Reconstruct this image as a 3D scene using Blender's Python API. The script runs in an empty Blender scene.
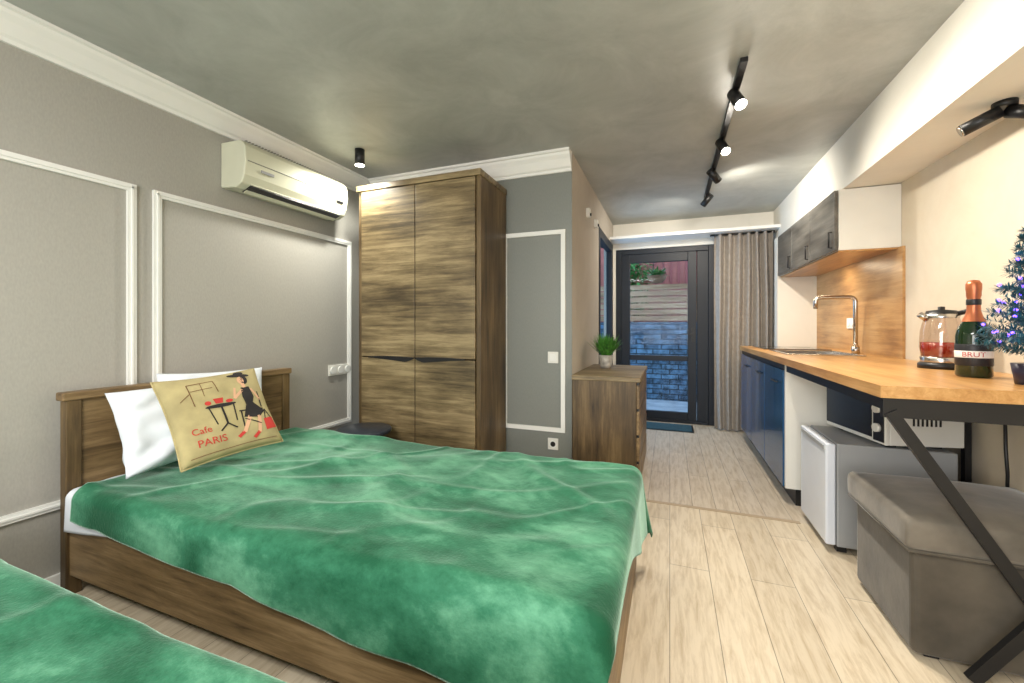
import bpy, bmesh, math, random
from math import sin, cos, pi, radians, hypot
from mathutils import Vector, Matrix, noise
random.seed(4)
S = bpy.context.scene
COL = S.collection

# ------------------------------------------------------------------ materials
def newmat(name):
    m = bpy.data.materials.new(name); m.use_nodes = True
    nt = m.node_tree; b = nt.nodes['Principled BSDF']
    return m, nt, b
def c4(c): return (c[0], c[1], c[2], 1)
def plain(name, col, rough=.5, metal=0, var=.06, scale=8, bump=0, emit=None, es=0, sheen=0, trans=0, coat=0, ior=1.45):
    m, nt, b = newmat(name)
    tc = nt.nodes.new('ShaderNodeTexCoord')
    n = nt.nodes.new('ShaderNodeTexNoise'); n.inputs['Scale'].default_value = scale; n.inputs['Detail'].default_value = 5
    nt.links.new(tc.outputs['Object'], n.inputs['Vector'])
    r = nt.nodes.new('ShaderNodeValToRGB')
    r.color_ramp.elements[0].position = .3; r.color_ramp.elements[1].position = .7
    r.color_ramp.elements[0].color = c4([x*(1-var) for x in col]); r.color_ramp.elements[1].color = c4([min(1, x*(1+var)) for x in col])
    nt.links.new(n.outputs['Fac'], r.inputs['Fac']); nt.links.new(r.outputs['Color'], b.inputs['Base Color'])
    b.inputs['Roughness'].default_value = rough; b.inputs['Metallic'].default_value = metal; b.inputs['IOR'].default_value = ior
    if bump:
        bp = nt.nodes.new('ShaderNodeBump'); bp.inputs['Strength'].default_value = bump; bp.inputs['Distance'].default_value = .01
        nt.links.new(n.outputs['Fac'], bp.inputs['Height']); nt.links.new(bp.outputs['Normal'], b.inputs['Normal'])
    if emit:
        b.inputs['Emission Color'].default_value = c4(emit); b.inputs['Emission Strength'].default_value = es
    if sheen:
        b.inputs['Sheen Weight'].default_value = sheen; b.inputs['Sheen Roughness'].default_value = .4
    b.inputs['Transmission Weight'].default_value = trans; b.inputs['Coat Weight'].default_value = coat
    return m
def wood(name, dark, mid, light, grain='X', rough=.45, fine=40, bump=.15, contrast=1.0):
    m, nt, b = newmat(name); N = nt.nodes; L = nt.links
    tc = N.new('ShaderNodeTexCoord')
    sc = {'X': (1, 16, 16), 'Y': (16, 1, 16), 'Z': (16, 16, 1)}[grain]
    mp = N.new('ShaderNodeMapping'); mp.inputs['Scale'].default_value = sc; L.new(tc.outputs['Object'], mp.inputs['Vector'])
    n1 = N.new('ShaderNodeTexNoise'); n1.inputs['Scale'].default_value = 2.2; n1.inputs['Detail'].default_value = 10; n1.inputs['Roughness'].default_value = .74; n1.inputs['Distortion'].default_value = .4
    L.new(mp.outputs['Vector'], n1.inputs['Vector'])
    mp2 = N.new('ShaderNodeMapping'); mp2.inputs['Scale'].default_value = {'X': (.8, 2.4, 2.4), 'Y': (2.4, .8, 2.4), 'Z': (2.4, 2.4, .8)}[grain]
    L.new(tc.outputs['Object'], mp2.inputs['Vector'])
    n2 = N.new('ShaderNodeTexNoise'); n2.inputs['Scale'].default_value = 2.6; n2.inputs['Detail'].default_value = 6
    L.new(mp2.outputs['Vector'], n2.inputs['Vector'])
    mx = N.new('ShaderNodeMath'); mx.operation = 'MULTIPLY_ADD'; mx.inputs[1].default_value = .55
    ml = N.new('ShaderNodeMath'); ml.operation = 'MULTIPLY'; ml.inputs[1].default_value = .45
    L.new(n2.outputs['Fac'], ml.inputs[0]); L.new(n1.outputs['Fac'], mx.inputs[0]); L.new(ml.outputs[0], mx.inputs[2])
    r = N.new('ShaderNodeValToRGB'); e = r.color_ramp.elements
    e[0].position = .5-.12/contrast; e[0].color = c4(dark); e[1].position = .5+.12/contrast; e[1].color = c4(light)
    k = e.new(.5); k.color = c4(mid)
    L.new(mx.outputs[0], r.inputs['Fac']); L.new(r.outputs['Color'], b.inputs['Base Color'])
    b.inputs['Roughness'].default_value = rough
    bp = N.new('ShaderNodeBump'); bp.inputs['Strength'].default_value = bump; bp.inputs['Distance'].default_value = .005
    L.new(n1.outputs['Fac'], bp.inputs['Height']); L.new(bp.outputs['Normal'], b.inputs['Normal'])
    return m
def floor_mat(name, c1, c2, w, ln, off):
    m, nt, b = newmat(name); N = nt.nodes; L = nt.links
    tc = N.new('ShaderNodeTexCoord'); sx = N.new('ShaderNodeSeparateXYZ'); cx = N.new('ShaderNodeCombineXYZ')
    L.new(tc.outputs['Object'], sx.inputs[0]); L.new(sx.outputs['Y'], cx.inputs['X']); L.new(sx.outputs['X'], cx.inputs['Y'])
    br = N.new('ShaderNodeTexBrick'); br.inputs['Scale'].default_value = 1; br.inputs['Brick Width'].default_value = ln; br.inputs['Row Height'].default_value = w
    br.inputs['Mortar Size'].default_value = .0016; br.inputs['Mortar Smooth'].default_value = .2; br.offset = off
    br.inputs['Color1'].default_value = c4(c1); br.inputs['Color2'].default_value = c4(c2); br.inputs['Mortar'].default_value = c4([x*.4 for x in c1])
    L.new(cx.outputs[0], br.inputs['Vector'])
    mp = N.new('ShaderNodeMapping'); mp.inputs['Scale'].default_value = (14, 1.6, 1); L.new(tc.outputs['Object'], mp.inputs['Vector'])
    n = N.new('ShaderNodeTexNoise'); n.inputs['Scale'].default_value = 3; n.inputs['Detail'].default_value = 9; n.inputs['Roughness'].default_value = .68; n.inputs['Distortion'].default_value = .4
    L.new(mp.outputs[0], n.inputs['Vector'])
    r = N.new('ShaderNodeValToRGB'); r.color_ramp.elements[0].position = .28; r.color_ramp.elements[0].color = (.66, .60, .52, 1); r.color_ramp.elements[1].position = .56; r.color_ramp.elements[1].color = (1.0, 1.0, 1.0, 1)
    L.new(n.outputs['Fac'], r.inputs['Fac'])
    mx = N.new('ShaderNodeMix'); mx.data_type = 'RGBA'; mx.blend_type = 'MULTIPLY'; mx.inputs['Factor'].default_value = 1
    L.new(br.outputs['Color'], mx.inputs['A']); L.new(r.outputs['Color'], mx.inputs['B'])
    L.new(mx.outputs['Result'], b.inputs['Base Color']); b.inputs['Roughness'].default_value = .33
    bp = N.new('ShaderNodeBump'); bp.inputs['Strength'].default_value = .25; bp.inputs['Distance'].default_value = .002; bp.invert = True
    L.new(br.outputs['Fac'], bp.inputs['Height']); L.new(bp.outputs['Normal'], b.inputs['Normal'])
    return m
def plaster(name, a, bcol, scale=1.6, bump=.25, rough=.75, dist=.5):
    m, nt, b = newmat(name); N = nt.nodes; L = nt.links
    tc = N.new('ShaderNodeTexCoord')
    n = N.new('ShaderNodeTexNoise'); n.inputs['Scale'].default_value = scale; n.inputs['Detail'].default_value = 10; n.inputs['Roughness'].default_value = .68; n.inputs['Distortion'].default_value = dist
    L.new(tc.outputs['Object'], n.inputs['Vector'])
    r = N.new('ShaderNodeValToRGB'); r.color_ramp.elements[0].position = .33; r.color_ramp.elements[1].position = .68
    r.color_ramp.elements[0].color = c4(a); r.color_ramp.elements[1].color = c4(bcol)
    L.new(n.outputs['Fac'], r.inputs['Fac']); L.new(r.outputs['Color'], b.inputs['Base Color'])
    b.inputs['Roughness'].default_value = rough
    bp = N.new('ShaderNodeBump'); bp.inputs['Strength'].default_value = bump; bp.inputs['Distance'].default_value = .006
    L.new(n.outputs['Fac'], bp.inputs['Height']); L.new(bp.outputs['Normal'], b.inputs['Normal'])
    return m
def wallpaper(name, col):
    m, nt, b = newmat(name); N = nt.nodes; L = nt.links
    tc = N.new('ShaderNodeTexCoord'); mp = N.new('ShaderNodeMapping'); mp.inputs['Scale'].default_value = (160, 160, 60)
    L.new(tc.outputs['Object'], mp.inputs['Vector'])
    n = N.new('ShaderNodeTexNoise'); n.inputs['Scale'].default_value = 1; n.inputs['Detail'].default_value = 3
    L.new(mp.outputs[0], n.inputs['Vector'])
    r = N.new('ShaderNodeValToRGB'); r.color_ramp.elements[0].color = c4([x*.86 for x in col]); r.color_ramp.elements[1].color = c4([x*1.12 for x in col])
    L.new(n.outputs['Fac'], r.inputs['Fac']); L.new(r.outputs['Color'], b.inputs['Base Color']); b.inputs['Roughness'].default_value = .42
    bp = N.new('ShaderNodeBump'); bp.inputs['Strength'].default_value = .15; bp.inputs['Distance'].default_value = .002
    L.new(n.outputs['Fac'], bp.inputs['Height']); L.new(bp.outputs['Normal'], b.inputs['Normal'])
    return m
def stone_mat(name, c1, c2, mort, bw, rh):
    m, nt, b = newmat(name); N = nt.nodes; L = nt.links
    tc = N.new('ShaderNodeTexCoord'); sx = N.new('ShaderNodeSeparateXYZ'); cx = N.new('ShaderNodeCombineXYZ')
    L.new(tc.outputs['Object'], sx.inputs[0]); L.new(sx.outputs['X'], cx.inputs['X']); L.new(sx.outputs['Z'], cx.inputs['Y'])
    br = N.new('ShaderNodeTexBrick'); br.inputs['Scale'].default_value = 1; br.inputs['Brick Width'].default_value = bw; br.inputs['Row Height'].default_value = rh
    br.inputs['Mortar Size'].default_value = .008; br.inputs['Color1'].default_value = c4(c1); br.inputs['Color2'].default_value = c4(c2); br.inputs['Mortar'].default_value = c4(mort)
    L.new(cx.outputs[0], br.inputs['Vector'])
    n = N.new('ShaderNodeTexNoise'); n.inputs['Scale'].default_value = 14; n.inputs['Detail'].default_value = 6; L.new(tc.outputs['Object'], n.inputs['Vector'])
    r = N.new('ShaderNodeValToRGB'); r.color_ramp.elements[0].position = .35; r.color_ramp.elements[0].color = (.35, .35, .35, 1); r.color_ramp.elements[1].position = .65; r.color_ramp.elements[1].color = (1.3, 1.3, 1.3, 1)
    L.new(n.outputs['Fac'], r.inputs['Fac'])
    mx = N.new('ShaderNodeMix'); mx.data_type = 'RGBA'; mx.blend_type = 'MULTIPLY'; mx.inputs['Factor'].default_value = 1
    L.new(br.outputs['Color'], mx.inputs['A']); L.new(r.outputs['Color'], mx.inputs['B'])
    L.new(mx.outputs['Result'], b.inputs['Base Color']); b.inputs['Roughness'].default_value = .8
    return m
def glass_thin(name, tint=(.9, .95, 1), refl=.006):
    m, nt, b = newmat(name); N = nt.nodes; L = nt.links
    N.remove(b); out = N['Material Output']
    t = N.new('ShaderNodeBsdfTransparent'); t.inputs['Color'].default_value = c4(tint)
    g = N.new('ShaderNodeBsdfGlossy'); g.inputs['Roughness'].default_value = .03
    mx = N.new('ShaderNodeMixShader'); mx.inputs[0].default_value = refl
    L.new(t.outputs[0], mx.inputs[1]); L.new(g.outputs[0], mx.inputs[2]); L.new(mx.outputs[0], out.inputs[0])
    return m

M = {}
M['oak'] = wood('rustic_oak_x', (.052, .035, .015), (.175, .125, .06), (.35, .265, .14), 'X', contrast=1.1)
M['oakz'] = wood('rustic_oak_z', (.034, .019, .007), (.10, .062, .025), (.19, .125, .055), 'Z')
M['oaky'] = wood('rustic_oak_y', (.060, .035, .014), (.17, .107, .047), (.31, .21, .10), 'Y')
M['oakrail'] = wood('rustic_oak_bed_rail', (.075, .046, .020), (.20, .13, .06), (.35, .24, .125), 'X')
M['counter'] = wood('honey_oak_y', (.34, .15, .045), (.50, .26, .085), (.64, .37, .15), 'Y', rough=.3, bump=.05)
M['splash'] = wood('honey_oak_splash', (.30, .15, .055), (.47, .26, .10), (.58, .36, .16), 'Y', rough=.35, bump=.05)
M['updoor'] = wood('grey_brown_door', (.05, .046, .04), (.11, .102, .088), (.19, .175, .15), 'Y', rough=.35)
M['floor'] = floor_mat('light_laminate', (.66, .565, .43), (.56, .475, .355), .165, 1.25, .37)
M['floor2'] = floor_mat('light_laminate_kitchen', (.60, .52, .42), (.51, .435, .345), .13, 1.1, .5)
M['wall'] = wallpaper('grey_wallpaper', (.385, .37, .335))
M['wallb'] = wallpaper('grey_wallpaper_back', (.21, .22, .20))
M['cream'] = plaster('cream_plaster', (.61, .53, .41), (.67, .60, .48), 3, .06)
M['hall'] = plaster('warm_plaster', (.44, .395, .33), (.50, .45, .38), 3, .06)
M['white'] = plaster('white_plaster', (.74, .71, .635), (.79, .76, .69), 3, .05)
M['ceil'] = plaster('stucco_ceiling', (.33, .34, .32), (.47, .485, .46), 2.4, .35, .45, .6)
M['trim'] = plain('white_trim', (.82, .82, .79), .4, var=.02)
M['plastic'] = plain('white_plastic', (.78, .77, .72), .35, var=.02)
M['acp'] = plain('ivory_plastic', (.60, .60, .47), .35, var=.03)
M['black'] = plain('black_metal', (.010, .010, .011), .4, var=.1)
M['frame'] = plain('anthracite_frame', (.006, .009, .015), .5, var=.1)
M['navy'] = plain('blue_lacquer', (.010, .065, .16), .2, var=.1, coat=.3)
M['steel'] = plain('brushed_steel', (.55, .52, .48), .25, 1)
M['dglass'] = plain('black_glass', (.008, .008, .01), .06, var=.1, coat=.5)
M['mdoor'] = plain('microwave_door_black', (.006, .006, .008), .35, var=.1)
M['fridge'] = plain('fridge_grey', (.32, .33, .34), .3, var=.03)
M['fridgew'] = plain('fridge_front', (.68, .72, .80), .25, var=.02)
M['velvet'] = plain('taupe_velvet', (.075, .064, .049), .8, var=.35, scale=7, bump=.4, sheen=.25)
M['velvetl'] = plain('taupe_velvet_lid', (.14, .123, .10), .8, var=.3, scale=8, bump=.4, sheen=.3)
M['linen'] = plain('white_linen', (.72, .76, .82), .8, var=.03, scale=12, bump=.3)
M['mattress'] = plain('mattress_white', (.75, .76, .78), .8)
M['curtain'] = plain('beige_curtain', (.30, .265, .23), .85, var=.12, scale=30, sheen=.2)
M['glass'] = glass_thin('window_glass')
M['kglass'] = glass_thin('kettle_glass', (.86, .78, .72), .12)

def blanket_mat():
    m, nt, b = newmat('green_plush'); N = nt.nodes; L = nt.links
    tc = N.new('ShaderNodeTexCoord')
    mp = N.new('ShaderNodeMapping'); mp.inputs['Scale'].default_value = (1.0, 1.6, 1.2); mp.inputs['Rotation'].default_value = (0, 0, .5); L.new(tc.outputs['Object'], mp.inputs['Vector'])
    n = N.new('ShaderNodeTexNoise'); n.inputs['Scale'].default_value = 2.7; n.inputs['Detail'].default_value = 6; n.inputs['Roughness'].default_value = .55; n.inputs['Distortion'].default_value = .35
    L.new(mp.outputs[0], n.inputs['Vector'])
    nf = N.new('ShaderNodeTexNoise'); nf.inputs['Scale'].default_value = 20; nf.inputs['Detail'].default_value = 7; nf.inputs['Roughness'].default_value = .75
    L.new(mp.outputs[0], nf.inputs['Vector'])
    cm_ = N.new('ShaderNodeMath'); cm_.operation = 'MULTIPLY_ADD'; cm_.inputs[1].default_value = .30
    sb = N.new('ShaderNodeMath'); sb.operation = 'MULTIPLY_ADD'; sb.inputs[1].default_value = 1.0; sb.inputs[2].default_value = -.15
    L.new(n.outputs['Fac'], sb.inputs[0]); L.new(nf.outputs['Fac'], cm_.inputs[0]); L.new(sb.outputs[0], cm_.inputs[2])
    r = N.new('ShaderNodeValToRGB'); e = r.color_ramp.elements
    e[0].position = .36; e[0].color = (.009, .080, .038, 1); e[1].position = .66; e[1].color = (.12, .33, .205, 1)
    k = e.new(.50); k.color = (.032, .155, .085, 1)
    L.new(cm_.outputs[0], r.inputs['Fac']); L.new(r.outputs['Color'], b.inputs['Base Color'])
    b.inputs['Roughness'].default_value = .7; b.inputs['Sheen Weight'].default_value = .7; b.inputs['Sheen Roughness'].default_value = .3
    b.inputs['Sheen Tint'].default_value = (.7, 1, .85, 1); b.inputs['Specular IOR Level'].default_value = .15
    n2 = N.new('ShaderNodeTexNoise'); n2.inputs['Scale'].default_value = 120; n2.inputs['Detail'].default_value = 3; L.new(tc.outputs['Object'], n2.inputs['Vector'])
    bp = N.new('ShaderNodeBump'); bp.inputs['Strength'].default_value = .35; bp.inputs['Distance'].default_value = .004
    L.new(n2.outputs['Fac'], bp.inputs['Height']); L.new(bp.outputs['Normal'], b.inputs['Normal'])
    return m
M['plush'] = blanket_mat()

# ------------------------------------------------------------------ geometry helpers
def root(name):
    o = bpy.data.objects.new(name, None); o.empty_display_size = .1; COL.objects.link(o); return o
def finish(me, name, mat, parent, smooth=False):
    o = bpy.data.objects.new(name, me); COL.objects.link(o)
    if mat is not None: me.materials.append(mat)
    if parent: o.parent = parent
    if smooth:
        for p in me.polygons: p.use_smooth = True
    return o
def addbox(bm, b):
    x0, x1, y0, y1, z0, z1 = b
    v = [bm.verts.new(p) for p in [(x0,y0,z0),(x1,y0,z0),(x1,y1,z0),(x0,y1,z0),(x0,y0,z1),(x1,y0,z1),(x1,y1,z1),(x0,y1,z1)]]
    for f in [(0,3,2,1),(4,5,6,7),(0,1,5,4),(1,2,6,5),(2,3,7,6),(3,0,4,7)]: bm.faces.new([v[i] for i in f])
def boxes(name, lst, mat, parent=None, bevel=0, seg=2, rot=None):
    bm = bmesh.new()
    for b in lst: addbox(bm, b)
    if bevel:
        bmesh.ops.bevel(bm, geom=bm.edges[:], offset=bevel, segments=seg, profile=.5, affect='EDGES')
    if rot:
        c, ax, ang = rot; bmesh.ops.rotate(bm, verts=bm.verts, cent=c, matrix=Matrix.Rotation(ang, 3, ax))
    me = bpy.data.meshes.new(name); bm.to_mesh(me); bm.free()
    return finish(me, name, mat, parent, False)
def box(name, x0, x1, y0, y1, z0, z1, mat, parent=None, bevel=0, seg=2, rot=None):
    return boxes(name, [(x0,x1,y0,y1,z0,z1)], mat, parent, bevel, seg, rot)
def prism(name, pts, a0, a1, axis, mat, parent=None):
    bm = bmesh.new()
    def P(p, a): return {'X': (a, p[0], p[1]), 'Y': (p[0], a, p[1]), 'Z': (p[0], p[1], a)}[axis]
    A = [bm.verts.new(P(p, a0)) for p in pts]; B = [bm.verts.new(P(p, a1)) for p in pts]
    n = len(pts)
    for i in range(n): bm.faces.new([A[i], A[(i+1) % n], B[(i+1) % n], B[i]])
    bm.faces.new(A); bm.faces.new(B[::-1])
    bmesh.ops.recalc_face_normals(bm, faces=bm.faces)
    me = bpy.data.meshes.new(name); bm.to_mesh(me); bm.free()
    return finish(me, name, mat, parent)
def cyl(name, p0, p1, r, mat, parent=None, r2=None, seg=28, caps=True):
    p0, p1 = Vector(p0), Vector(p1); d = p1-p0
    bm = bmesh.new()
    bmesh.ops.create_cone(bm, cap_ends=caps, segments=seg, radius1=r, radius2=r if r2 is None else r2, depth=d.length)
    q = d.to_track_quat('Z', 'Y').to_matrix().to_4x4(); q.translation = (p0+p1)/2
    bmesh.ops.transform(bm, matrix=q, verts=bm.verts)
    me = bpy.data.meshes.new(name); bm.to_mesh(me); bm.free()
    for p in me.polygons: p.use_smooth = len(p.vertices) == 4
    return finish(me, name, mat, parent)
def lathe(name, prof, c, mat, parent=None, seg=40):
    bm = bmesh.new(); rings = []
    for r, z in prof:
        rings.append([bm.verts.new((c[0]+max(r, .0004)*cos(2*pi*i/seg), c[1]+max(r, .0004)*sin(2*pi*i/seg), c[2]+z)) for i in range(seg)])
    for a, b in zip(rings, rings[1:]):
        for i in range(seg): bm.faces.new([a[i], a[(i+1) % seg], b[(i+1) % seg], b[i]])
    bmesh.ops.recalc_face_normals(bm, faces=bm.faces)
    me = bpy.data.meshes.new(name); bm.to_mesh(me); bm.free()
    return finish(me, name, mat, parent, True)
def tube(name, pts, r, mat, parent=None, seg=10):
    pts = [Vector(p) for p in pts]; bm = bmesh.new(); rings = []
    for i, p in enumerate(pts):
        t = (pts[min(i+1, len(pts)-1)]-pts[max(i-1, 0)]).normalized()
        up = Vector((0, 0, 1)) if abs(t.z) < .95 else Vector((0, 1, 0))
        if i and abs(ref.dot(t)) < .95: up = ref
        n = (up - t*up.dot(t)).normalized(); b = t.cross(n); ref = n
        rings.append([bm.verts.new(p+(n*cos(2*pi*k/seg)+b*sin(2*pi*k/seg))*r) for k in range(seg)])
    for a, b2 in zip(rings, rings[1:]):
        for k in range(seg): bm.faces.new([a[k], a[(k+1) % seg], b2[(k+1) % seg], b2[k]])
    bm.faces.new(rings[0][::-1]); bm.faces.new(rings[-1])
    bmesh.ops.recalc_face_normals(bm, faces=bm.faces)
    me = bpy.data.meshes.new(name); bm.to_mesh(me); bm.free()
    return finish(me, name, mat, parent, True)
def bar(name, p0, p1, w, t, mat, parent=None):
    p0, p1 = Vector(p0), Vector(p1); d = (p1-p0).normalized(); n = Vector((0, 1, 0)).cross(d).normalized()*w/2; y = Vector((0, t/2, 0))
    bm = bmesh.new(); v = []
    for p in (p0, p1):
        for s in ((1, 1), (-1, 1), (-1, -1), (1, -1)): v.append(bm.verts.new(p+n*s[0]+y*s[1]))
    for f in [(0,1,2,3),(7,6,5,4),(0,4,5,1),(1,5,6,2),(2,6,7,3),(3,7,4,0)]: bm.faces.new([v[i] for i in f])
    bmesh.ops.recalc_face_normals(bm, faces=bm.faces)
    me = bpy.data.meshes.new(name); bm.to_mesh(me); bm.free(); return finish(me, name, mat, parent)
def gridmesh(name, nu, nv, fn, mat, parent=None, thick=0, smooth=True):
    bm = bmesh.new(); V = [[bm.verts.new(fn(i/nu, j/nv)) for j in range(nv+1)] for i in range(nu+1)]
    for i in range(nu):
        for j in range(nv): bm.faces.new([V[i][j], V[i+1][j], V[i+1][j+1], V[i][j+1]])
    me = bpy.data.meshes.new(name); bm.to_mesh(me); bm.free()
    o = finish(me, name, mat, parent, smooth)
    if thick:
        s = o.modifiers.new('t', 'SOLIDIFY'); s.thickness = thick; s.offset = 1
    return o

# ------------------------------------------------------------------ dimensions
H = 2.30; XL = -2.38; XR = 1.30; YB = 2.794; XH = -.63; YK = 5.0; Y0 = -1.7
box('floor', XL-.1, XR+.1, Y0-.1, 2.72, -.1, 0, M['floor'])
box('floor_kitchen', XH-.1, XR+.1, 2.72, YK+.1, -.1, 0, M['floor2'])
box('trim_floor_threshold', XH+.002, .68, 2.705, 2.735, 0, .003, plain('threshold_strip', (.40, .31, .21), .4))
box('ceiling', XL-.1, XR+.1, Y0-.1, YK+.1, H, H+.1, M['ceil'])
box('wall_left', XL-.1, XL, Y0-.1, YB+.1, 0, H, M['wall'])
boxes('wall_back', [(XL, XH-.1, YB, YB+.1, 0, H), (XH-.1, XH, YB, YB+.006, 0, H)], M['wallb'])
boxes('wall_hall', [(XH-.1, XH, YB+.006, 3.94, 0, H), (XH-.1, XH, 3.94, YK, 2.05, H), (XH-.1, XH, 4.94, YK, 0, 2.05)], M['hall'])
boxes('wall_kitchen_end', [(XH-.1, XR, YK, YK+.12, 2.0, H), (.47, XR, YK, YK+.12, 0, 2.0), (XH-.1, -.60, YK, YK+.12, 0, 2.0)], M['white'])
box('wall_right', XR, XR+.1, Y0-.1, YK+.12, 0, H, M['cream'])
box('wall_rear', XL, XR, Y0-.1, Y0, 0, H, M['cream'])
box('wall_kitchen_pier', .97, XR, 4.62, 4.74, 0, 1.96, M['white'])
box('ceiling_beam', 1.014, XR, Y0, YK, 1.96, H, M['white'])
box('trim_pelmet', XH, 1.014, 4.70, YK, 2.07, 2.10, M['trim'])
prof = [(0, -.115), (.014, -.115), (.018, -.10), (.03, -.092), (.055, -.05), (.072, -.03), (.078, -.018), (.09, -.014), (.09, 0), (0, 0)]
prism('trim_crown_left', [(XL+a, H+b) for a, b in prof], Y0, YB, 'Y', M['trim'])
prism('trim_crown_back', [(YB-a, H+b*1.15) for a, b in prof], XL+.09, XH, 'X', M['trim'])
def wframe_left(name, y0, y1, z0, z1, w=.034, t=.014):
    boxes(name, [(XL, XL+t, y0, y1, z1-w, z1), (XL, XL+t, y0, y1, z0, z0+w), (XL, XL+t, y0, y0+w, z0+w, z1-w), (XL, XL+t, y1-w, y1, z0+w, z1-w),
                 (XL, XL+t+.006, y0+.010, y1-.010, z1-w*.62, z1-w*.38), (XL, XL+t+.006, y0+.010, y1-.010, z0+w*.38, z0+w*.62),
                 (XL, XL+t+.006, y0+w*.38, y0+w*.62, z0+.01, z1-.01), (XL, XL+t+.006, y1-w*.62, y1-w*.38, z0+.01, z1-.01)], M['trim'], None)
wframe_left('trim_panel_left', -.9, 1.185, .34, 1.77)
wframe_left('trim_panel_left.001', 1.255, 2.60, .34, 1.77)
def wframe_back(name, x0, x1, z0, z1, w=.03, t=.014):
    boxes(name, [(x0, x1, YB-t, YB, z1-w, z1), (x0, x1, YB-t, YB, z0, z0+w), (x0, x0+w, YB-t, YB, z0+w, z1-w), (x1-w, x1, YB-t, YB, z0+w, z1-w)], M['trim'])
wframe_back('trim_panel_back', -1.14, -.675, .36, 1.77)
box('baseboard_left', XL, XL+.015, Y0, YB, 0, .07, M['trim'])
box('baseboard_hall', XH, XH+.012, 3.62, 3.92, 0, .06, M['trim'])

# ------------------------------------------------------------------ kitchen door + side window
d = root('door_1')
yk = YK+.02
boxes('frame', [(-.60, -.54, yk, yk+.07, 0, 2.0), (.40, .47, yk, yk+.07, 0, 2.0), (-.54, .40, yk, yk+.07, 1.94, 2.0), (-.54, .40, yk, yk+.07, 0, .03)], M['frame'], d, .004)
boxes('leaf', [(-.54, -.44, yk+.005, yk+.06, .03, 1.94), (.19, .28, yk+.005, yk+.06, .03, 1.94), (.285, .40, yk+.015, yk+.055, .03, 1.94), (-.44, .19, yk+.005, yk+.06, 1.84, 1.94), (-.44, .19, yk+.005, yk+.06, .03, .12), (-.44, .19, yk+.005, yk+.06, .70, .76)], M['frame'], d, .004)
box('pane', -.44, .19, yk+.028, yk+.034, .12, 1.84, M['glass'], d)
boxes('handle', [(.235, .255, yk-.035, yk-.02, 1.0, 1.02), (.24, .25, yk-.035, yk+.01, 1.0, 1.02), (.13, .25, yk-.04, yk-.025, 1.0, 1.018), (.23, .26, yk-.003, yk+.01, .92, 1.08)], M['black'], d)
w = root('window_1')
xw = XH-.06
boxes('frame', [(xw, xw+.065, 3.94, 4.02, 0, 2.05), (xw, xw+.065, 4.86, 4.94, 0, 2.05), (xw, xw+.065, 4.02, 4.86, 1.96, 2.05), (xw, xw+.065, 4.02, 4.86, 0, .12), (xw, xw+.065, 4.02, 4.86, .70, .76)], M['frame'], w, .003)
box('pane', xw+.025, xw+.031, 4.02, 4.86, .12, 1.96, M['glass'], w)

# ------------------------------------------------------------------ outside
box('ground_patio', -3.0, 3.0, YK+.12, 8.0, -.12, -.02, plain('patio_paving', (.30, .32, .35), .7, var=.25, scale=5))
box('garden_wall', -3.0, 3.0, 6.6, 6.8, -.02, 1.16, stone_mat('blue_grey_stone', (.05, .10, .16), (.09, .17, .25), (.02, .03, .04), .24, .075))
f = root('slat_fence')
fm = wood('fence_slat', (.14, .065, .03), (.27, .145, .07), (.42, .26, .15), 'X')
boxes('slats', [(-3.0, 3.0, 6.62, 6.65, 1.18+i*.095, 1.18+i*.095+.075) for i in range(6)], fm, f)
boxes('posts', [(x, x+.06, 6.65, 6.71, 1.162, 1.74) for x in (-2.9, -1.5, -.1, 1.3, 2.8)], fm, f)
box('red_roof', -3.2, 3.0, 7.4, 7.5, 0, 2.6, plain('red_cladding', (.40, .11, .08), .6, var=.2))
rr = root('roof_battens'); boxes('battens', [(-3.0+i*.12, -2.96+i*.12, 7.37, 7.40, 0, 2.6) for i in range(50)], plain('red_batten', (.28, .06, .05), .6), rr)
leaf = plain('leaf_green', (.06, .22, .04), .5, var=.4, scale=30)
def leafmesh(name, items, mat, parent, width=.006, seg=5):
    bm = bmesh.new()
    for (p, dirv, L_, wd, droop) in items:
        dirv = Vector(dirv).normalized(); side = dirv.cross(Vector((0, 0, 1)))
        if side.length < .01: side = Vector((1, 0, 0))
        side.normalize(); prev = None
        for i in range(seg+1):
            t = i/seg; q = Vector(p)+dirv*L_*t+Vector((0, 0, -droop*t*t))
            ww = wd*(sin(pi*(.12+.88*t))) if i < seg else wd*.04
            a = bm.verts.new(q-side*ww); b = bm.verts.new(q+side*ww)
            if prev: bm.faces.new([prev[0], prev[1], b, a])
            prev = (a, b)
    me = bpy.data.meshes.new(name); bm.to_mesh(me); bm.free(); return finish(me, name, mat, parent)
hp = root('hanging_planter')
hc = (-.16, 5.75, 1.74)
lathe('bowl', [(0, -.08), (.07, -.07), (.11, -.02), (.125, .02), (.115, .02), (.10, -.01), (0, -.01)], hc, plain('coir', (.20, .11, .06), .9, var=.3, scale=40), hp)
leafmesh('foliage', [((hc[0], hc[1], hc[2]), (cos(a), sin(a), random.uniform(.3, 1.4)), random.uniform(.12, .22), .018, random.uniform(.0, .08)) for a in [random.uniform(0, 2*pi) for _ in range(110)]], leaf, hp)
for k in range(3):
    a = k*2*pi/3; tube('chain_%d' % k, [(hc[0]+.12*cos(a), hc[1]+.12*sin(a), hc[2]+.02), (hc[0], hc[1], hc[2]+.46)], .003, M['black'], hp, 6)
box('outdoor_canopy', -.9, .9, 5.6, 5.9, 2.2, 2.24, M['frame'])
hb_ = root('garden_shrub')
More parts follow.
